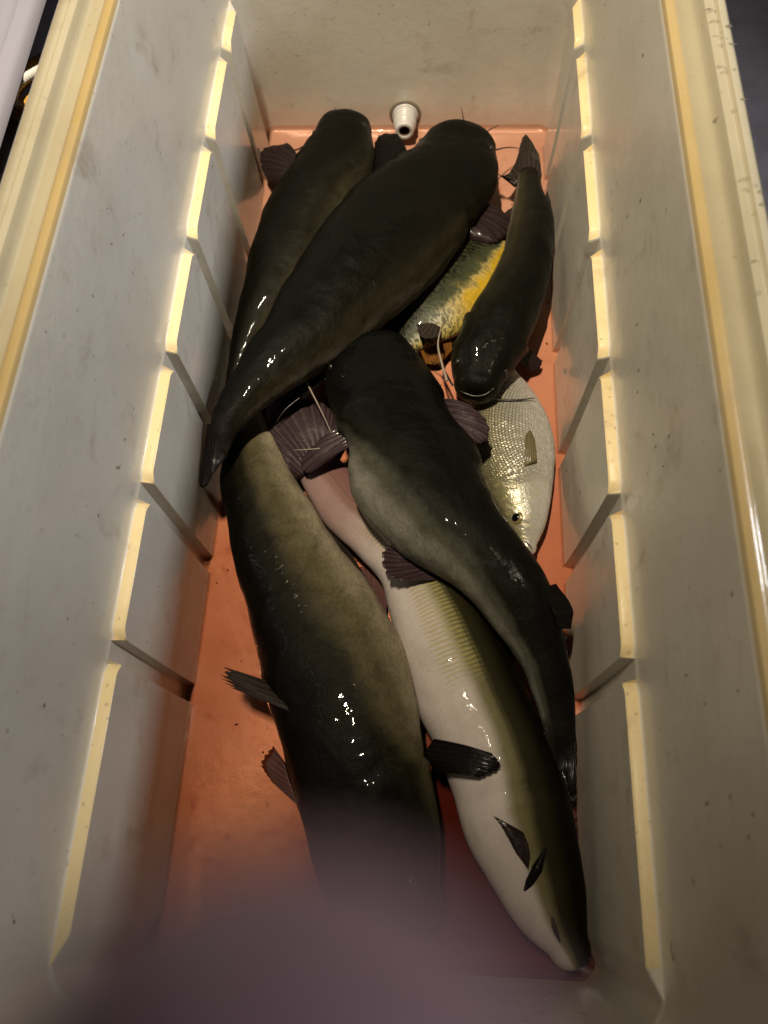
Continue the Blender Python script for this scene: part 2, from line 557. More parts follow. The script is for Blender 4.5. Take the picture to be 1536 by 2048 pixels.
E_ = 0.0078                                               # depth of the ledge and of the divider slots
prof = [  # (outward offset, z, corner radius, inset of the slotted panels)
    (0.0065, 0.0, 0.012, E_), (0.0078, 0.0012, 0.013, E_), (0.0085, 0.0040, 0.014, E_),
    (0.0105, 0.050, 0.017, E_), (0.0115, 0.100, 0.020, E_), (0.0122, LEDGE - 0.004, 0.022, E_), (0.0122, LEDGE - 0.0012, 0.022, E_),
    (0.0126, LEDGE, 0.022, E_ - 0.0012), (0.0126, LEDGE + 0.0002, 0.022, 0.0010), (0.0128, LEDGE + 0.0012, 0.022, 0.0003), (0.0129, LEDGE + 0.0040, 0.022, None),
    (0.0138, 0.20, 0.024, None), (0.0150, 0.26, 0.026, None), (0.0162, 0.309, 0.028, None),
    (0.0165, 0.3125, 0.028, None), (0.0178, 0.3150, 0.029, None), (0.0215, 0.3155, 0.030, None), (0.0240, 0.3145, 0.032, None), (0.0252, 0.3110, 0.033, None),
    (0.0262, 0.3085, 0.034, None), (0.0285, 0.3078, 0.036, None), (0.0350, 0.3080, 0.040, None),
    (0.0368, 0.3095, 0.041, None), (0.0376, 0.3140, 0.042, None), (0.0390, 0.3175, 0.043, None), (0.0425, 0.3185, 0.045, None),
    (0.0438, 0.3172, 0.046, None), (0.0450, 0.3172, 0.046, None), (0.0462, 0.3186, 0.047, None),
    (0.0500, 0.3180, 0.050, None), (0.0522, 0.3160, 0.052, None), (0.0530, 0.3100, 0.052, None), (0.0530, 0.285, 0.052, None), (0.0470, 0.281, 0.048, None), (0.0400, ZG + 0.004, 0.045, None)]
loops = [loop_points(*p) for p in prof]
n = len(loops[0])
V = [p for lp in loops for p in lp]
F = []
for i in range(len(loops) - 1):
    for k in range(n):
        F.append((i * n + k, i * n + (k + 1) % n, (i + 1) * n + (k + 1) % n, (i + 1) * n + k)[::-1])
F.append(tuple(range(n))[::1])
cooler = empty('cooler', (0, 0, ZG), 'long cream plastic cooler without a lid holding the fish', 'cooler')
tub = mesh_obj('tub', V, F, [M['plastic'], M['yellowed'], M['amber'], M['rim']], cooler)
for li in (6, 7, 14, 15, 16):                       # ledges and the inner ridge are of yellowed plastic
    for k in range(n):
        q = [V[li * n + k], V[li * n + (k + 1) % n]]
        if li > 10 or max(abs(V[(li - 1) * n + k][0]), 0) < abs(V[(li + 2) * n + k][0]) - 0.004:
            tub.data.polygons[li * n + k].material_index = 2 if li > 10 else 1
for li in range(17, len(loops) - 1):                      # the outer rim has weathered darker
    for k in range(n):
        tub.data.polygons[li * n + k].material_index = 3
bpy.context.view_layer.update()
tub.data.set_sharp_from_angle(angle=R_(50))

# drain fitting low on the far wall: threaded white spigot with a bore
fit = empty('x', (0, 0, 0))
bpy.data.objects.remove(fit)
DC = Vector((-0.0005, FY + 0.010, 0.0185))
AX = Vector((0, -1, 0.03)).normalized()


def lathe(name, prof, mat, parent, org=DC, axis=AX, nv=40):
    q = axis.to_track_quat('Z', 'Y')
    V, F = [], []
    for r, h in prof:
        r, h = r * 0.88, h * 0.9
        for k in range(nv):
            a = 2 * math.pi * k / nv
            V.append(tuple(org + q @ Vector((r * math.cos(a), r * math.sin(a), h))))
    for i in range(len(prof) - 1):
        for k in range(nv):
            F.append((i * nv + k, i * nv + (k + 1) % nv, (i + 1) * nv + (k + 1) % nv, (i + 1) * nv + k))
    return mesh_obj(name, V, F, mat, parent)


p = [(0.0160, -0.004), (0.0160, 0.003), (0.0152, 0.0045), (0.0144, 0.0046)]
for k in range(4):
    p += [(0.0134, 0.0060 + 0.0034 * k), (0.0134, 0.0072 + 0.0034 * k), (0.0142, 0.0080 + 0.0034 * k), (0.0142, 0.0090 + 0.0034 * k)]
p += [(0.0136, 0.0202), (0.0126, 0.0222), (0.0118, 0.0228), (0.0117, 0.0296), (0.0110, 0.0310), (0.0074, 0.0310), (0.0066, 0.0300)]
lathe('gasket', [(0.0200, -0.006), (0.0200, 0.0008), (0.0186, 0.0022), (0.0170, 0.0022)], M['gasket'], cooler)
drain = lathe('drain_spigot', p, M['pvc'], cooler)
lathe('bore', [(0.0066, 0.0301), (0.0064, 0.006), (0.001, 0.004)], M['hole'], drain)

# bloody water lying on the floor
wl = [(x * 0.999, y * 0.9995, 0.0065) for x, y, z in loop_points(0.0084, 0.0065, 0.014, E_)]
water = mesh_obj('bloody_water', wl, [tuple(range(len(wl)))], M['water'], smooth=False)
water['kind'] = 'stuff'
water['label'] = 'shallow bloody water covering the cooler floor'

# ------------------------------------------------------------------ fish builder
class Fish:
    def __init__(self, name, label, cat, group, st, mat, cap=0.02, ncap=9, nu=96, nv=60, expo=0.92, lens=0.0, tailcap=0.016, headh=None, gill=0.0, lump=0.0021):
        self.gill, self.lump = gill, lump
        self.seed = Vector((random.random() * 9, random.random() * 9, random.random() * 9))
        rows = []
        for (lx, ly, rx, ry, z, h, roll) in st:
            a, b = at(lx, ly, z), at(rx, ry, z)
            c = (a + b) / 2
            rows.append([*c, 0, h, roll, *(b - a)])
        P = cr(rows, nu)
        C = P[:, :3].copy()
        T = np.gradient(C, axis=0)
        T /= np.linalg.norm(T, axis=1)[:, None]
        side = np.cross(T, np.array([0, 0, 1.0]))
        side /= np.linalg.norm(side, axis=1)[:, None]
        dot = (P[:, 6:9] * side).sum(1)
        sg = np.sign(dot[len(dot) // 2])
        side *= sg
        A = np.abs(dot) / 2
        up = np.cross(side, T) * sg
        up *= np.sign(up[:, 2])[:, None]
        H = P[:, 4]
        RO = np.radians(P[:, 5])
        # rounded snout cap
        capA = []
        for k in range(ncap):
            w = (k + 0.35) / ncap * math.pi / 2
            capA.append((math.sin(w) ** 0.85, cap * math.cos(w)))
        rows_ = [(C[0] - T[0] * dx, A[0] * f, H[0] * f, RO[0], T[0], side[0], up[0]) for f, dx in capA]
        rows_ += [(C[i], A[i], H[i], RO[i], T[i], side[i], up[i]) for i in range(nu)]
        rows_ += [(C[-1] + T[-1] * tailcap * x, A[-1] * fa, H[-1] * fh, RO[-1], T[-1], side[-1], up[-1]) for fa, fh, x in ((1.0, 0.82, 0.25), (1.0, 0.5, 0.55), (0.96, 0.22, 0.85), (0.85, 0.06, 1.0))]
        self.rows = rows_
        self.expo, self.lens = expo, lens
        L = np.r_[0, np.cumsum([np.linalg.norm(rows_[i + 1][0] - rows_[i][0]) for i in range(len(rows_) - 1)])]
        self.S = L / L[-1]
        self.L = L[-1]
        V, F, at_s, at_d, at_sm, at_tm = [], [], [], [], [], []
        for i, row in enumerate(rows_):
            per = math.pi * (row[1] + row[2]) / 2 * 1.0
            for k in range(nv):
                ph = 2 * math.pi * k / nv
                V.append(self.bumpy(row, ph, self.S[i]))
                dd = min(k, nv - k) / (nv / 2)
                at_s.append(self.S[i])
                at_d.append(dd)
                at_sm.append(L[i])
                at_tm.append(dd * per)
        m_ = len(rows_)
        for i in range(m_ - 1):
            for k in range(nv):
                F.append((i * nv + k, i * nv + (k + 1) % nv, (i + 1) * nv + (k + 1) % nv, (i + 1) * nv + k))
        F.append(tuple(range(nv)))
        F.append(tuple((m_ - 1) * nv + k for k in range(nv))[::-1])
        base = C[nu // 2].copy()
        base[2] = 0.0
        self.root = empty(name, tuple(base), label, cat, group)
        self.body = mesh_obj('body', V, F, mat, self.root)
        me = self.body.data
        for nm, data in (('s', at_s), ('dors', at_d), ('sm', at_sm), ('tm', at_tm)):
            a_ = me.attributes.new(nm, 'FLOAT', 'POINT')
            a_.data.foreach_set('value', data)
        bm = bmesh.new()
        bm.from_mesh(me)
        bmesh.ops.recalc_face_normals(bm, faces=bm.faces)
        bm.to_mesh(me)
        bm.free()

    def ring(self, row, ph):
        c, a, h, ro, T, sd, up = row
        w = ph + ro
        sn, cs = math.sin(w), math.cos(w)
        e = self.expo
        x = math.copysign(abs(sn) ** e, sn)
        y = math.copysign(abs(cs) ** e, cs)
        if self.lens:
            y *= (1 - self.lens * abs(x) ** 2)
        return c + sd * a * x + up * h * y

    def bumpy(self, row, ph, s):
        p = self.ring(row, ph)
        nrm = p - row[0]
        ln = np.linalg.norm(nrm)
        if ln < 1e-6:
            return p
        nrm /= ln
        q = Vector(p) + self.seed
        a = min(1.0, ln / 0.02)
        off = self.lump * a * (mnoise.noise(q * 28) + 0.45 * mnoise.noise(q * 75))
        if self.gill:
            dg = abs(((math.degrees(ph) + 180) % 360) - 180)
            edge = self.gill + 0.022 * math.sin(math.pi * (dg - 30) / 120.0) if 30 < dg < 150 else 0
            if edge:
                win = math.sin(math.pi * (dg - 30) / 120.0) ** 0.6
                up = np.clip((s - edge + 0.07) / 0.07, 0, 1)
                dn = np.clip((s - edge) / 0.006, 0, 1)
                off += 0.0034 * win * up * up * (1 - dn) - 0.0018 * win * math.exp(-((s - edge - 0.006) / 0.006) ** 2)
            # a shallow groove along the top of the head between the jaw muscles
            if s < self.gill and dg < 40:
                off -= 0.0012 * math.exp(-(dg / 12.0) ** 2) * math.sin(math.pi * s / self.gill)
        return p + nrm * off

    def hit(self, u, v, off=0.0):
        if not hasattr(self, 'bvh'):
            me = self.body.data
            self.bvh = BVHTree.FromPolygons([x.co.copy() for x in me.vertices], [tuple(f.vertices) for f in me.polygons])
        d = Vector(CAM_R @ np.array([u - 768.0, v - 1024.0, FPX])).normalized()
        loc, nrm, _, _ = self.bvh.ray_cast(Vector(CAM_C), d)
        if loc is None:
            return np.array(at(u, v, 0.04))
        return np.array(loc) + np.array(nrm) * off

    def line(self, name, px, r, mat, off=0.0, n=40):
        return tube(name, [self.hit(u, v, off) for u, v in px], r, mat, self.root, n, 6)

    def surf(self, s, ph_deg, off=0.0):
        i = int(np.clip(np.searchsorted(self.S, s), 1, len(self.S) - 1))
        f = (s - self.S[i - 1]) / (self.S[i] - self.S[i - 1])
        p = self.ring(self.rows[i - 1], R_(ph_deg)) * (1 - f) + self.ring(self.rows[i], R_(ph_deg)) * f
        c = self.rows[i - 1][0] * (1 - f) + self.rows[i][0] * f
        nrm = p - c
        nrm /= np.linalg.norm(nrm)
        return p + nrm * off

    def fin(self, name, base, edge, mat, rays=9, thick=0.0014, curl=0.0, notch=0.03, nl=18, label=None, droop=0.0, root=0.003):
        return fin(name, base, edge, mat, self.root, rays, thick, curl, notch, nl, label, droop, root)

    def eye(self, s, ph, r, iris, flat=0.6):
        p = self.surf(s, ph, -r * 0.25)
        q = self.surf(s, ph, 0.01) - p
        q = Vector(q / np.linalg.norm(q))
        e = dome('eye', Vector(p), q, r, r * flat, M[iris], self.root)
        dome('pupil', Vector(p) + q * r * 0.22, q, r * 0.62, r * flat * 0.72, M['eye'], e)

    def barbel(self, pts, r0=0.0011, mat='barbel'):
        return tube('barbel', pts, [r0, r0 * 0.8, r0 * 0.35], M[mat], self.root, 26, 6)

    def crease(self, pts, r=0.0008, name='mouth'):
        P = [self.surf(s, ph, 0.0) for s, ph in pts]
        return tube(name, P, [r * 0.5, r, r, r * 0.4], M['crease'], self.root, 30, 6)


def dome(name, p, axis, r, h, mat, parent):
    q = axis.to_track_quat('Z', 'Y')
    V, F = [], []
    nv, nr = 18, 7
    for i in range(nr):
        w = math.pi / 2 * i / nr
        for k in range(nv):
            a = 2 * math.pi * k / nv
            V.append(tuple(p + q @ Vector((r * math.cos(w) * math.cos(a), r * math.cos(w) * math.sin(a), h * math.sin(w)))))
    V.append(tuple(p + q @ Vector((0, 0, h))))
    for i in range(nr - 1):
        for k in range(nv):
            F.append((i * nv + k, i * nv + (k + 1) % nv, (i + 1) * nv + (k + 1) % nv, (i + 1) * nv + k))
    for k in range(nv):
        F.append(((nr - 1) * nv + k, (nr - 1) * nv + (k + 1) % nv, nr * nv))
    o = mesh_obj(name, V, F, mat, None)
    if parent:
        o.parent = parent
        bpy.context.view_layer.update()
        o.matrix_parent_inverse = parent.matrix_world.inverted()
    return o


def fin(name, base, edge, mat, parent, rays=9, thick=0.0014, curl=0.0, notch=0.03, nl=18, label=None, droop=0.0, root=0.003):
    """A fin with real thickness between a root line and an outer edge: fleshy at the root, thin rays forking towards the edge."""
    nt = rays * 6 + 1
    B = cr([at(*p) for p in base], nt)
    E = cr([at(*p) for p in edge], nt)
    warp = np.cumsum(0.6 + 0.8 * rng.random(nt))
    warp = (warp - warp[0]) / (warp[-1] - warp[0]) * rays
    seed = Vector((rng.random() * 9, rng.random() * 9, rng.random() * 9))
    V, rayv, lenv = [], [], []
    jags = [1 - notch * (1 - abs(math.cos(math.pi * w))) - notch * 0.7 * rng.random() for w in warp]
    for sgn in (1, -1):
        for i in range(nt):
            b1 = abs(math.cos(math.pi * warp[i])) ** 1.5
            b2 = abs(math.cos(2 * math.pi * warp[i])) ** 1.5
            edge_fade = math.sin(math.pi * min(max(i / (nt - 1), 0.02), 0.98)) ** 0.4
            for j in range(nl):
                f = j / (nl - 1)
                p = B[i] + (E[i] - B[i]) * f * (1 + (jags[i] - 1) * f ** 3)
                bulge = b1 * (1 - f) + b2 * f
                th = thick * (1 - 0.75 * f) * (0.72 + 0.28 * bulge) + root * (1 - f) ** 3 * edge_fade
                wob = 0.0016 * f * mnoise.noise(Vector(p) * 55 + seed) + 0.0008 * f * mnoise.noise(Vector(p) * 160 + seed)
                z = curl * math.sin(math.pi * f * 0.9) + sgn * th / 2 - droop * f * f + wob
                V.append(p + np.array([0, 0, z]))
                rayv.append(bulge)
                lenv.append(f)
    F = []
    off = nt * nl
    for i in range(nt - 1):
        for j in range(nl - 1):
            a = i * nl + j
            F.append((a, a + nl, a + nl + 1, a + 1))
            F.append((off + a, off + a + 1, off + a + nl + 1, off + a + nl))
    for i in range(nt - 1):
        for j in (0, nl - 1):
            a = i * nl + j
            F.append((a, a + nl, off + a + nl, off + a))
    for j in range(nl - 1):
        for i in (0, nt - 1):
            a = i * nl + j
            F.append((a, a + 1, off + a + 1, off + a))
    o = mesh_obj(name, V, F, M[mat], parent)
    for nm, data in (('ray', rayv), ('len', lenv)):
        a_ = o.data.attributes.new(nm, 'FLOAT', 'POINT')
        a_.data.foreach_set('value', data)
    bm = bmesh.new()
    bm.from_mesh(o.data)
    bmesh.ops.recalc_face_normals(bm, faces=bm.faces)
    bm.to_mesh(o.data)
    bm.free()
    if label:
        o['label'] = label
    return o


G = 'fish lying in the cooler'
# --- big olive catfish along the left wall, head towards the camera
f6 = Fish('catfish', 'largest olive catfish lying along the left wall, dorsal fin spread over open floor', 'catfish', G, [
    (655, 1800, 885, 1792, .038, .026, -30), (622, 1700, 886, 1692, .038, .031, -32), (598, 1600, 868, 1590, .038, .034, -36),
    (562, 1480, 850, 1480, .038, .036, -42), (530, 1380, 838, 1390, .038, .036, -48), (500, 1290, 814, 1310, .037, .035, -55),
    (475, 1200, 764, 1225, .036, .033, -60), (455, 1110, 700, 1140, .034, .030, -62), (441, 1020, 640, 1050, .032, .027, -64),
    (437, 950, 590, 970, .030, .023, -66), (450, 890, 555, 890, .028, .018, -68), (470, 840, 528, 830, .026, .014, -70), (487, 790, 515, 790, .025, .010, -70)],
    M['cat_olive'], cap=.030, gill=.21)
f6.fin('dorsal_fin', [(650, 1452, .066), (600, 1415, .060), (556, 1370, .050)], [(452, 1372, .050), (440, 1352, .051), (446, 1334, .050)], 'fin_grey', rays=5, notch=.12, curl=.004)
f6.fin('pectoral_fin', [(596, 1610, .014), (580, 1565, .014), (566, 1520, .014)], [(540, 1560, .005), (520, 1525, .004), (545, 1490, .004)], 'fin_pink', rays=7, notch=.08)
f6.fin('tail_fin', [(490, 815, .026), (500, 800, .026), (514, 800, .026)], [(462, 745, .016), (495, 735, .016), (525, 740, .016)], 'fin_dark', root=.007, rays=9)
f6.fin('anal_fin', [(640, 1055, .020), (672, 1100, .020), (712, 1150, .020)], [(664, 1052, .012), (696, 1096, .010), (730, 1152, .012)], 'fin_grey', rays=12, thick=.002)
f6.fin('pelvic_fin', [(735, 1200, .016), (755, 1235, .016), (770, 1270, .016)], [(700, 1130, .008), (745, 1140, .006), (775, 1180, .008)], 'fin_pink', rays=9, notch=.04)

# --- pale-bellied catfish under the middle one, head in the near right corner
f7 = Fish('catfish', 'pale bellied catfish with white underside turned up and head in the near right corner', 'catfish', G, [
    (1092, 1897, 1182, 1885, .030, .016, 78), (1030, 1838, 1180, 1805, .032, .024, 80), (974, 1748, 1170, 1725, .033, .029, 84),
    (926, 1660, 1152, 1640, .034, .032, 88), (900, 1570, 1128, 1560, .034, .033, 92), (866, 1480, 1098, 1480, .034, .033, 96),
    (826, 1400, 1062, 1400, .033, .032, 98), (796, 1310, 1012, 1300, .032, .030, 98), (774, 1225, 965, 1215, .029, .027, 96),
    (752, 1155, 905, 1125, .026, .023, 94), (708, 1105, 830, 1055, .023, .018, 92), (652, 1050, 745, 985, .021, .014, 90),
    (612, 985, 690, 930, .020, .011, 90), (585, 925, 645, 885, .019, .008, 90)], M['cat_pale'], cap=.014, gill=.22, lump=.0008)
f7.fin('tail_fin', [(588, 962, .026), (624, 940, .030), (662, 906, .026)], [(585, 976, .034), (545, 880, .034), (532, 800, .032), (640, 805, .032), (690, 850, .028)], 'fin_purple', root=.004, rays=13, notch=.02, curl=.006, thick=.003)
f7.fin('anal_fin', [(655, 1005, .026), (690, 985, .026), (718, 1030, .028)], [(630, 1000, .018), (668, 945, .020), (712, 1032, .030)], 'fin_pink', rays=10, curl=.004)
f7.fin('pectoral_fin', [(868, 1478, .044), (850, 1510, .046), (872, 1545, .044)], [(985, 1508, .072), (1002, 1534, .072), (960, 1556, .070)], 'fin_black', rays=7, curl=.010, thick=.003)
f7.fin('pelvic_fin', [(1046, 1664, .0665), (1058, 1700, .067), (1056, 1738, .066)], [(986, 1631, .0695), (1002, 1652, .070), (1030, 1702, .069)], 'fin_dark', rays=6, notch=.04, root=.004, curl=.002)

# --- upper left catfish, head against the far wall
f1 = Fish('catfish', 'dark catfish in the far left corner with its head beside the drain spigot', 'catfish', G, [
    (632, 262, 744, 276, .036, .024, -14), (614, 296, 750, 314, .036, .027, -14), (590, 340, 740, 360, .036, .030, -16),
    (553, 390, 715, 402, .036, .032, -18), (525, 440, 690, 470, .036, .033, -22), (503, 510, 650, 545, .035, .032, -26),
    (488, 580, 600, 612, .033, .028, -30), (474, 640, 555, 668, .030, .023, -34), (465, 700, 518, 722, .027, .017, -36), (452, 765, 490, 775, .025, .011, -36)],
    M['cat_grey'], cap=.024, gill=.22)
f1.fin('pectoral_fin', [(600, 318, .034), (590, 340, .034), (580, 362, .034)], [(574, 288, .030), (524, 300, .026), (526, 346, .026), (562, 372, .030)], 'fin_dark', rays=8, curl=.004)
f1.fin('pectoral_fin', [(735, 330, .026), (728, 360, .026), (718, 385, .026)], [(742, 300, .010), (752, 320, .009), (742, 372, .010)], 'fin_pink', rays=7)
f1.fin('tail_fin', [(450, 768, .026), (470, 772, .026), (488, 776, .026)], [(432, 810, .020), (452, 830, .020), (480, 820, .020)], 'fin_dark', root=.007, rays=9)
f1.barbel([at(612, 290, .034), at(590, 300, .02), at(562, 296, .014)], .0011)
f1.barbel([at(672, 236, .05), at(668, 226, .055), at(671, 214, .062)], .0006)

# --- second catfish lying across it
f2 = Fish('catfish', 'black catfish lying across the others from the far wall to the left wall', 'catfish', G, [
    (850, 276, 990, 316, .050, .024, -6), (800, 330, 988, 385, .053, .030, -8), (734, 372, 942, 450, .056, .034, -10),
    (670, 432, 897, 520, .060, .037, -14), (612, 508, 836, 578, .064, .037, -18), (560, 588, 770, 628, .068, .034, -22),
    (528, 648, 700, 692, .071, .029, -24), (484, 708, 630, 734, .073, .023, -26), (452, 768, 555, 788, .074, .017, -28), (430, 822, 492, 842, .073, .011, -30), (420, 862, 470, 874, .071, .008, -30)],
    M['cat_dark'], cap=.026, gill=.2)
f2.fin('tail_fin', [(416, 850, .073), (442, 862, .074), (472, 864, .072)], [(397, 962, .062), (402, 976, .062), (412, 972, .063), (428, 946, .066), (452, 914, .068)], 'fin_black', root=.009, rays=9, thick=.002, notch=.015)
f2.fin('pectoral_fin', [(820, 318, .040), (808, 338, .040), (795, 356, .040)], [(796, 270, .034), (758, 270, .032), (744, 325, .032), (756, 372, .034)], 'fin_black', rays=8, curl=.004)
f2.fin('pectoral_fin', [(945, 412, .040), (930, 430, .040), (918, 455, .040)], [(1004, 424, .036), (1026, 450, .036), (990, 490, .036), (926, 482, .036)], 'fin_dark', rays=7, curl=.006, thick=.003)
f2.fin('anal_fin', [(535, 770, .066), (590, 730, .066), (650, 690, .064)], [(528, 792, .058), (568, 808, .050), (625, 790, .050), (668, 722, .056)], 'fin_black', rays=9, curl=.003)
f2.fin('pelvic_fin', [(800, 600, .050), (785, 615, .050), (770, 625, .048)], [(786, 652, .030), (760, 650, .030), (732, 636, .034)], 'fin_black', rays=7)
f2.barbel([at(928, 250, .062), at(926, 232, .075), at(922, 214, .09)], .0006)
f2.barbel([at(970, 266, .062), at(982, 258, .066), at(998, 250, .07)], .0007)
f2.barbel([at(990, 300, .045), at(1015, 295, .034), at(1042, 297, .02)], .0009)

# --- silver fish on its side under two catfish
f9 = Fish('silver_perch', 'silver scaled fish lying on its side with gold eye against the right wall', 'fish', G, [
    (1032, 1088, 1074, 1094, .020, .007, -88), (1002, 1038, 1095, 1046, .021, .013, -88), (965, 975, 1108, 977, .022, .018, -86),
    (938, 910, 1112, 915, .022, .020, -86), (930, 850, 1102, 860, .022, .019, -86), (938, 800, 1076, 806, .020, .016, -86),
    (958, 762, 1050, 765, .018, .011, -86), (985, 730, 1025, 735, .017, .006, -86)], M['silver'], cap=.009, expo=0.95, lens=.25, gill=.30, lump=.0009)

# --- right catfish with its tail at the far wall
f3 = Fish('catfish', 'short dark catfish by the right wall, tail fork raised at the far end', 'catfish', G, [
    (908, 768, 1000, 768, .052, .018, 10), (896, 718, 1034, 718, .052, .025, 12), (920, 668, 1065, 668, .052, .029, 16),
    (950, 620, 1086, 612, .050, .031, 20), (985, 560, 1100, 552, .046, .030, 24), (1008, 500, 1106, 492, .040, .027, 28),
    (1020, 440, 1104, 445, .034, .022, 32), (1028, 392, 1090, 400, .030, .016, 36), (1034, 350, 1076, 358, .027, .010, 40)],
    M['cat_grey'], cap=.016, gill=.21)
f3.fin('tail_fin', [(1030, 372, .028), (1050, 362, .028), (1080, 372, .028)], [(972, 330, .034), (1004, 352, .036), (1028, 330, .036), (1050, 268, .038), (1076, 305, .034), (1084, 350, .030)], 'fin_grey', root=.007, rays=11, notch=.03, thick=.002)
f3.fin('adipose_fin', [(1084, 420, .032), (1092, 440, .034), (1100, 470, .036)], [(1094, 380, .034), (1102, 405, .036), (1106, 460, .036)], 'fin_grey', rays=3, notch=.02, thick=.003)
f3.fin('pelvic_fin', [(1018, 450, .022), (1016, 470, .022), (1012, 495, .022)], [(1026, 412, .012), (992, 440, .010), (985, 480, .012)], 'fin_dark', rays=7)
f3.fin('pectoral_fin', [(1050, 690, .030), (1045, 705, .030), (1036, 722, .030)], [(1086, 722, .014), (1080, 736, .012), (1058, 742, .014)], 'fin_dark', rays=6)
f3.barbel([at(894, 762, .048), at(884, 728, .05), at(876, 690, .052), at(882, 655, .054)], .0013, 'barbel_pale')
f3.barbel([at(970, 792, .044), at(1000, 800, .040), at(1035, 800, .040), at(1070, 796, .036)], .0012)
f3.barbel([at(905, 770, .036), at(880, 730, .022), at(862, 724, .016)], .0012)

# --- sunfish between the catfish
f4 = Fish('sunfish', 'small mottled sunfish with yellow belly wedged between three catfish', 'fish', G, [
    (960, 470, 1018, 515, .024, .010, -84), (886, 492, 1006, 576, .026, .017, -84), (832, 530, 972, 630, .026, .020, -84),
    (800, 584, 922, 666, .026, .019, -84), (788, 638, 866, 694, .024, .014, -84), (786, 680, 826, 706, .022, .009, -84)], M['sunfish'], cap=.010, expo=0.95, lens=.2, lump=.0008)
f4.fin('dorsal_fin', [(870, 520, .028), (822, 575, .028), (797, 635, .026)], [(835, 530, .018), (775, 590, .016), (738, 640, .014)], 'fin_black', rays=12, notch=.05)
f4.fin('anal_fin', [(900, 655, .024), (872, 676, .024), (838, 698, .022)], [(905, 700, .014), (878, 728, .012), (852, 728, .012)], 'fin_orange', rays=8)
f4.fin('pelvic_fin', [(960, 622, .022), (945, 640, .022), (930, 650, .022)], [(940, 668, .014), (915, 685, .012), (902, 690, .014)], 'fin_amber', rays=5)
f4.fin('tail_fin', [(790, 680, .022), (805, 692, .022), (826, 702, .022)], [(752, 700, .016), (770, 742, .014), (806, 760, .014)], 'fin_black', root=.007, rays=9)
f4.fin('pectoral_fin', [(880, 655, .040), (865, 650, .042), (850, 648, .042)], [(884, 672, .046), (846, 676, .046), (832, 648, .046)], 'fin_grey', rays=5)

# --- middle catfish on top of the pile
f5 = Fish('catfish', 'slate black catfish on top in the middle, head up and pale flank to the left', 'catfish', G, [
    (654, 728, 822, 700, .056, .022, 4), (646, 772, 862, 752, .059, .027, 8), (664, 818, 888, 800, .063, .031, 14),
    (690, 872, 908, 852, .066, .033, 26), (692, 940, 952, 908, .068, .036, 50), (716, 1008, 988, 975, .070, .037, 60),
    (786, 1072, 1032, 1045, .072, .036, 58), (868, 1122, 1076, 1115, .072, .033, 54), (932, 1176, 1112, 1185, .070, .029, 42),
    (984, 1236, 1136, 1258, .066, .024, 44), (1036, 1312, 1146, 1338, .060, .018, 46), (1068, 1392, 1152, 1410, .054, .013, 48), (1088, 1460, 1152, 1470, .050, .009, 50)],
    M['cat_black'], cap=.020, gill=.2, lump=.0016)
f5.fin('tail_fin', [(1086, 1462, .050), (1118, 1470, .050), (1150, 1466, .050)], [(1076, 1545, .050), (1100, 1560, .048), (1124, 1545, .048), (1142, 1590, .050), (1154, 1588, .052)], 'fin_black', root=.007, rays=9, thick=.003)
f5.fin('adipose_fin', [(1080, 1178, .086), (1100, 1212, .084), (1116, 1256, .080)], [(1112, 1168, .076), (1146, 1216, .072), (1142, 1258, .072)], 'fin_black', rays=3, notch=.02, thick=.005)
f5.fin('pectoral_fin', [(872, 800, .064), (880, 840, .064), (896, 878, .064)], [(945, 815, .070), (978, 850, .070), (972, 884, .068), (900, 900, .066)], 'fin_purple', rays=8, curl=.006, thick=.003)
f5.fin('pectoral_fin', [(690, 855, .054), (694, 875, .054), (700, 895, .054)], [(640, 880, .048), (600, 925, .042), (612, 948, .040), (668, 918, .048)], 'fin_purple', rays=6, curl=.004, thick=.003)
f5.fin('pelvic_fin', [(852, 1108, .050), (870, 1130, .050), (890, 1158, .050)], [(812, 1086, .062), (766, 1098, .064), (768, 1148, .066), (800, 1162, .066), (862, 1160, .058)], 'fin_purple', rays=10, notch=.05, thick=.003)
f5.fin('anal_fin', [(965, 1228, .052), (1000, 1268, .050), (1040, 1315, .046)], [(968, 1252, .040), (1000, 1295, .034), (1046, 1328, .036)], 'fin_dark', rays=12)
f5.barbel([at(606, 742, .058), at(614, 765, .058), at(634, 805, .058), at(652, 842, .057), at(662, 866, .056)], .0009, 'barbel_pale')
f5.barbel([at(655, 760, .052), at(632, 752, .054), at(608, 742, .056)], .0011)
f5.barbel([at(600, 795, .052), at(570, 820, .05), at(552, 845, .046)], .0008)
f5.barbel([at(640, 897, .052), at(615, 899, .05), at(588, 900, .048)], .0006, 'barbel_pale')

for f, iris, eyes in ((f1, 'iris_dark', ((.085, 62), (.085, -62))), (f2, 'iris_dark', ((.085, 64), (.085, -64))), (f3, 'iris_dark', ((.09, 60), (.09, -66))),
                      (f5, 'iris_dark', ((.09, 62), (.08, -66))), (f6, 'iris_dark', ((.08, 60),))):
    for s, ph in eyes:
        f.eye(s, ph, .0032, iris)
f9.eye(.150, 62, .0062, 'iris_gold', .35)

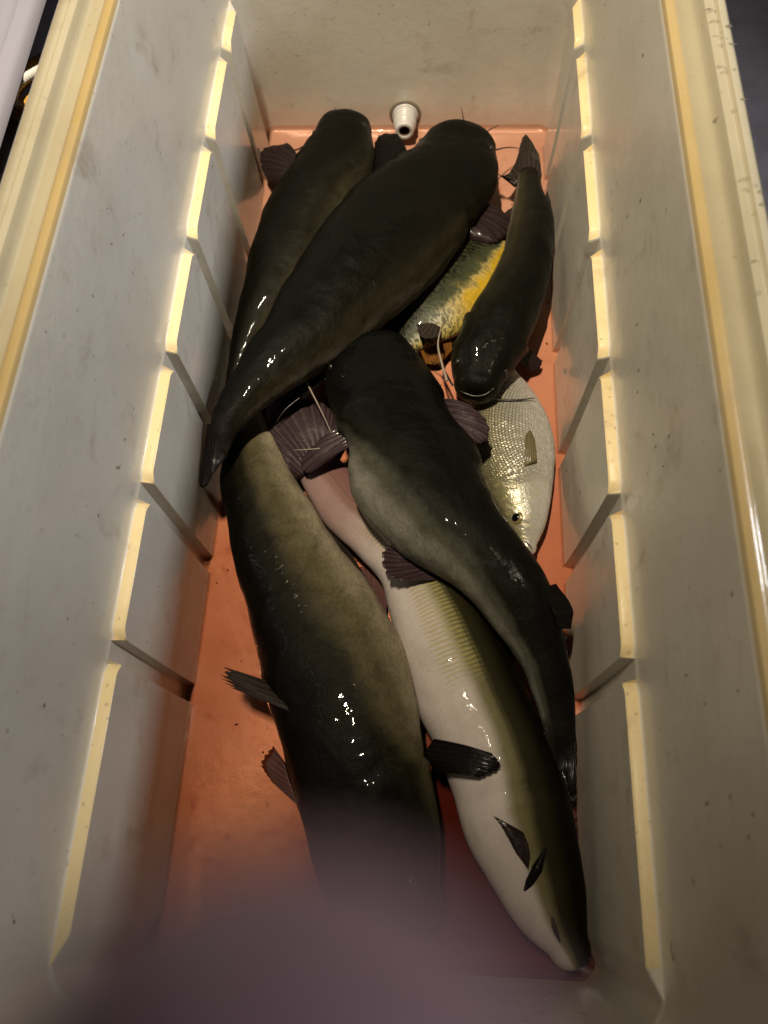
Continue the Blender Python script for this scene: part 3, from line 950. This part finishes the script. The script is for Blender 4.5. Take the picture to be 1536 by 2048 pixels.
# mouths and seams that show on the turned-up heads
f7.line('gill_slit', [(1098, 1680), (1090, 1700), (1074, 1738), (1056, 1770), (1044, 1788)], [.0004, .0022, .0042, .0036, .0006], M['fin_black'], -.0012)
f7.line('mouth', [(1104, 1833), (1108, 1850), (1114, 1868), (1120, 1884)], [.0006, .0018, .0016, .0006], M['crease'])
f7.line('lip_line', [(1106, 1768), (1116, 1800), (1126, 1828), (1132, 1856)], [.0003, .0006, .0006, .0003], M['crease'])
f3.line('lip', [(908, 772), (925, 784), (948, 792), (970, 789), (988, 776)], [.0004, .0006, .0007, .0008, .0005], M['lip'], .0)
f9.line('mouth', [(1050, 1082), (1058, 1090), (1064, 1098)], [.0004, .0008, .0004], M['crease'])
f9.fin('pectoral_fin', [(1048, 936, .040), (1058, 930, .041), (1074, 924, .041)], [(1050, 872, .043), (1060, 860, .044), (1068, 874, .043)], 'fin_amber', rays=6, curl=.003)

# ------------------------------------------------------------------ droplets and bits of debris
def scatter(name, pts, mat, parent, kind='stuff'):
    """pts: (position, normal, length, width, height, angle) -> one mesh of small rounded lumps."""
    V, F = [], []
    for p, nr, L, w, h, ang in pts:
        q = Vector(nr).to_track_quat('Z', 'Y')
        b = len(V)
        for i in range(4):
            e = math.pi / 2 * i / 4
            for k in range(10):
                a = 2 * math.pi * k / 10
                x, y = L * math.cos(e) * math.cos(a), w * math.cos(e) * math.sin(a)
                x, y = x * math.cos(ang) - y * math.sin(ang), x * math.sin(ang) + y * math.cos(ang)
                V.append(Vector(p) + q @ Vector((x, y, h * math.sin(e) - 0.0001)))
        V.append(Vector(p) + q @ Vector((0, 0, h)))
        for i in range(3):
            for k in range(10):
                F.append((b + i * 10 + k, b + i * 10 + (k + 1) % 10, b + (i + 1) * 10 + (k + 1) % 10, b + (i + 1) * 10 + k))
        for k in range(10):
            F.append((b + 30 + k, b + 30 + (k + 1) % 10, b + 40))
    o = mesh_obj(name, V, F, mat, parent)
    if kind:
        o['kind'] = kind
    return o


M['drop'] = water_film('water_drop', True)
M['debris'] = plain('dark_debris', (0.035, 0.022, 0.014), 0.6)
R3 = random.Random(11)
pts = []
for k in range(70):                                      # rim on the right, thickest towards the far end
    y = 0.30 - abs(R3.gauss(0, 0.20))
    x = FX + R3.uniform(0.040, 0.0515)
    L = R3.uniform(0.0012, 0.0040)
    pts.append(((x, y, 0.3180), (0, 0, 1), L, R3.uniform(0.0006, 0.0013), R3.uniform(0.0005, 0.0010), R3.uniform(-.3, .5)))
for k in range(46):                                      # inside walls
    y, z = R3.uniform(-0.37, 0.36), R3.uniform(0.03, 0.30)
    sx = R3.choice((-1, 1))
    d = np.interp(z, [0, .1, .155, .156, .2, .26, .31], [.000, .003, .0037, .0131, .0138, .0150, .0162])
    pts.append(((sx * (FX + d), y, z), (-sx, 0, 0.04), R3.uniform(.0005, .0020), R3.uniform(.0005, .0011), R3.uniform(.0004, .0009), R3.uniform(1.2, 1.9)))
for k in range(26):                                      # on the ledges
    sx = R3.choice((-1, 1))
    pts.append(((sx * (FX + R3.uniform(.0055, .0105)), R3.uniform(-0.37, 0.34), LEDGE), (0, 0, 1), R3.uniform(.0006, .0014), R3.uniform(.0006, .0012), .0007, 0))
scatter('water_droplets', pts, M['drop'], cooler)
pts = [((R3.uniform(-0.145, 0.145), R3.uniform(-0.38, 0.38), 0.0064), (0, 0, 1), R3.uniform(.0010, .0030), R3.uniform(.0008, .0018), R3.uniform(.0004, .0010), R3.uniform(0, 3)) for k in range(70)]
scatter('floating_bubbles', pts, M['drop'], water)
pts = []
for k in range(130):
    x, y = R3.uniform(-0.145, 0.145), R3.uniform(-0.39, 0.39)
    pts.append(((x, y, 0.0004), (0, 0, 1), R3.uniform(.0005, .0017), R3.uniform(.0004, .0010), R3.uniform(.0003, .0008), R3.uniform(0, 3)))
for k in range(30):
    sx = R3.choice((-1, 1))
    z = R3.uniform(0.16, 0.30)
    d = np.interp(z, [.156, .2, .26, .31], [.0131, .0138, .0150, .0162])
    pts.append(((sx * (FX + d), R3.uniform(-0.37, 0.36), z), (-sx, 0, 0.04), R3.uniform(.0004, .0015), R3.uniform(.0004, .0009), .0003, R3.uniform(0, 3)))
scatter('dark_flecks', pts, M['debris'], cooler)

# ------------------------------------------------------------------ what stands left of the cooler
a, b = at(76, 0, 0.27), at(4, 225, 0.27)
dirv = (b - a) / np.linalg.norm(b - a)
a, b = a - dirv * 0.5, b + dirv * 0.5
nrm2 = np.array([dirv[1], -dirv[0], 0])
if nrm2[0] > 0:
    nrm2 = -nrm2
bm = bmesh.new()
prof2 = [(0.06, ZG + 0.0), (0.06, 0.252), (0.004, 0.259), (0.0, 0.262), (0.002, 0.267), (0.006, 0.2695), (0.014, 0.270), (0.018, 0.267), (0.022, 0.2665), (0.028, 0.2670), (0.032, 0.270), (0.30, 0.272), (0.30, ZG)]
rows = [[bm.verts.new(Vector(e + nrm2 * d) * 1 + Vector((0, 0, z - 0.27))) for d, z in prof2] for e in (a, b)]
for i in range(len(prof2) - 1):
    bm.faces.new((rows[0][i], rows[1][i], rows[1][i + 1], rows[0][i + 1]))
for r_ in rows:
    bm.faces.new(r_)
bmesh.ops.recalc_face_normals(bm, faces=bm.faces)
wb = bm_obj('white_locker', bm, M['white'])
tag(wb, 'white moulded locker edge standing left of the cooler', 'locker')
wb.data.set_sharp_from_angle(angle=R_(40))


def rope(px, r, mat, label, turns, cat='rope', lay=3):
    P = cr([at(*q) for q in px], 160)
    root = empty('rope', tuple(P[80]), label, cat)
    T = np.gradient(P, axis=0)
    T /= np.linalg.norm(T, axis=1)[:, None]
    for k in range(lay):
        pts = []
        for i in range(0, 160, 2):
            s1 = np.cross(T[i], np.array([.2, .1, 1.0]))
            s1 /= np.linalg.norm(s1)
            s2 = np.cross(T[i], s1)
            w = 2 * math.pi * (k / lay + turns * i / 160)
            pts.append(P[i] + r * 0.55 * (s1 * math.cos(w) + s2 * math.sin(w)))
        tube('strand', pts, [r * 0.56, r * 0.56], mat, root, 150, 7)
    return root


M['rope'] = plain('yellow_rope', (0.50, 0.26, 0.02), 0.55)
M['cord'] = plain('clear_cord', (0.72, 0.70, 0.66), 0.2, Coat_Weight=0.6)
M['tube'] = plain('grey_tube', (0.30, 0.30, 0.33), 0.2, Coat_Weight=0.6)
rope([(120, 105, .22), (84, 128, .238), (52, 150, .245), (26, 178, .243), (16, 205, .243), (34, 220, .247), (56, 212, .247), (90, 190, .235)], .0058, M['rope'],
     'thick yellow rope looped in the dark gap beside the cooler', 12)
rope([(100, 130, .25), (66, 148, .257), (42, 164, .258), (28, 186, .256), (30, 204, .254), (40, 212, .25), (62, 208, .24)], .0032, M['cord'],
     'thin shiny white cord lying over the yellow rope', 10)
tg = tube('grey_hose', [at(58, 212, .19), at(34, 250, .225), at(14, 310, .23), at(-12, 390, .225), at(-40, 520, .20)], [.0065, .0065], M['tube'], None, 60, 14)
tag(tg, 'glossy grey hose standing in the gap below the yellow rope', 'hose')

# ------------------------------------------------------------------ the photographer's hand, fingertip creeping before the lens; unseen phone added to shade it
CM = Matrix([[CAM_R[i, 0], CAM_R[i, 1], CAM_R[i, 2], CAM_C[i]] for i in range(3)] + [[0, 0, 0, 1]])


def cw(x, y, z):
    """millimetres right of, below and ahead of the lens"""
    return CM @ Vector((x / 1000, y / 1000, z / 1000))


M['phone'] = plain('phone_black', (0.015, 0.015, 0.017), 0.3, Coat_Weight=0.5)
M['glass'] = plain('phone_screen', (0.01, 0.01, 0.012), 0.08)
phone = empty('phone', tuple(cw(0, 60, -9)), 'unseen black phone added above the near end to shade the fingertip', 'phone')


def slab(name, x0, x1, y0, y1, z0, z1, r, mat, parent):
    bm = bmesh.new()
    ring = []
    for cx_, cy_, a0 in ((x1 - r, y1 - r, 0), (x0 + r, y1 - r, 90), (x0 + r, y0 + r, 180), (x1 - r, y0 + r, 270)):
        for k in range(7):
            w = R_(a0 + 15 * k)
            ring.append((cx_ + r * math.cos(w), cy_ + r * math.sin(w)))
    cx_, cy_ = (x0 + x1) / 2, (y0 + y1) / 2
    lv = []
    for z, f in ((z0, .975), (z0 + .8, 1), (z1 - .8, 1), (z1, .975)):
        lv.append([bm.verts.new(cw(cx_ + (x - cx_) * f, cy_ + (y - cy_) * f, z)) for x, y in ring])
    N = len(ring)
    for i in range(3):
        for k in range(N):
            bm.faces.new((lv[i][k], lv[i][(k + 1) % N], lv[i + 1][(k + 1) % N], lv[i + 1][k]))
    bm.faces.new(lv[0])
    bm.faces.new(lv[-1])
    bmesh.ops.recalc_face_normals(bm, faces=bm.faces)
    return bm_obj(name, bm, mat, parent, smooth=False)


slab('case', -58, 16, -16, 132, -13.5, -5.5, 9, M['phone'], phone)
slab('screen', -56, 14, -14, 130, -14.3, -13.6, 7, M['glass'], phone)
slab('lens_plate', -20, 10, -10, 26, -5.4, -4.0, 7, M['phone'], phone)

sk = NT('hand_skin')
SKIN = sk.set(sk.mix(sk.smooth(sk.noise(90, 4, 0.6), 0.35, 0.7), (0.66, 0.41, 0.46), (0.58, 0.34, 0.39)), 0.5,
              sk.bump(sk.noise(700, 3, 0.6), 0.3, 0.0006), Subsurface_Weight=0.15, Subsurface_Radius=(0.004, 0.0015, 0.001))


def skinned(name, chains, mat, parent):
    """Joints with radii, one connected tree grown into one surface by the Skin modifier."""
    verts, edges, rad, idx = [], [], [], {}
    for ch in chains:
        prev = None
        for key, p, r in ch:
            if key not in idx:
                idx[key] = len(verts)
                verts.append(cw(*p))
                rad.append(r / 1000)
            if prev is not None:
                edges.append((prev, idx[key]))
            prev = idx[key]
    me = bpy.data.meshes.new(name)
    me.from_pydata(verts, edges, [])
    me.update()
    o = link_mesh(name, me, mat, parent, smooth=False)
    m1 = o.modifiers.new('grow', 'SKIN')
    m1.use_smooth_shade = True
    for i, r in enumerate(rad):
        me.skin_vertices[0].data[i].radius = (r, r)
    me.skin_vertices[0].data[0].use_root = True
    m2 = o.modifiers.new('soft', 'SUBSURF')
    m2.levels = m2.render_levels = 2
    return o


person = empty('person', tuple(cw(-10, 150, 12)), 'person whose blurred pinkish fingertip covers the bottom edge of the photo', 'person')
W0 = ('wrist', (-20, 205, 4), 23)
P0 = ('palm', (-20, 165, 8), 22)
hand_chains = [
    [W0, P0, ('k1', (-2, 112, 14), 12), ('i1', (2, 78, 21), 9.2), ('i2', (1, 46, 21), 8.2), ('i3', (-1.2, 20, 17), 8.0), ('i4', (-3.2, 6.4, 13.2), 6.9)],
    [P0, ('k2', (-22, 112, 13), 12), ('m1', (-24, 76, 24), 9.4), ('m2', (-30, 44, 20), 8.4), ('m3', (-36, 26, 10), 7.4), ('m4', (-38, 20, 4), 6.6)],
    [P0, ('k3', (-40, 118, 12), 11), ('r1', (-44, 86, 23), 9.0), ('r2', (-52, 60, 20), 8.0), ('r3', (-58, 46, 10), 7.2), ('r4', (-60, 42, 4), 6.4)],
    [P0, ('k4', (-55, 130, 8), 10), ('p1', (-62, 104, 17), 7.6), ('p2', (-68, 86, 15), 6.8), ('p3', (-72, 76, 7), 6.2), ('p4', (-73, 72, 2), 5.6)],
    [P0, ('t0', (4, 160, -2), 15), ('t1', (22, 132, -10), 11), ('t2', (22, 104, -20), 9.2), ('t3', (14, 84, -23), 8.0)],
    [W0, ('arm1', (-18, 250, 0), 26), ('arm2', (-10, 330, -6), 32)],
]
skinned('body', hand_chains, SKIN, person)
M['sleeve'] = plain('dark_sleeve', (0.02, 0.022, 0.03), 0.9)
tube('sleeve', [cw(-19, 240, 1), cw(-16, 270, -1), cw(-10, 330, -6), cw(0, 420, -16), cw(12, 540, -30)], [.033, .036, .040, .046, .055], M['sleeve'], person, 60, 24)

M['glint'] = plain('painted_glint', (0.06, 0.055, 0.045), 0.3, Coat_Weight=0.3)  # glints on lit wrinkles, painted as pale raised dashes
pts = []
for k in range(13):
    w = k / 12
    u, v_ = 538 + 70 * w + R3.uniform(-9, 9), 1098 + 130 * w + R3.uniform(-6, 6)
    pts.append((f6.hit(u, v_, .0001), (-0.4, 0.1, 1), R3.uniform(.0006, .0024), R3.uniform(.0003, .0008), .0004, -0.4 + R3.uniform(-.7, .7)))
scatter('skin_glints', pts, M['glint'], f6.root, None)
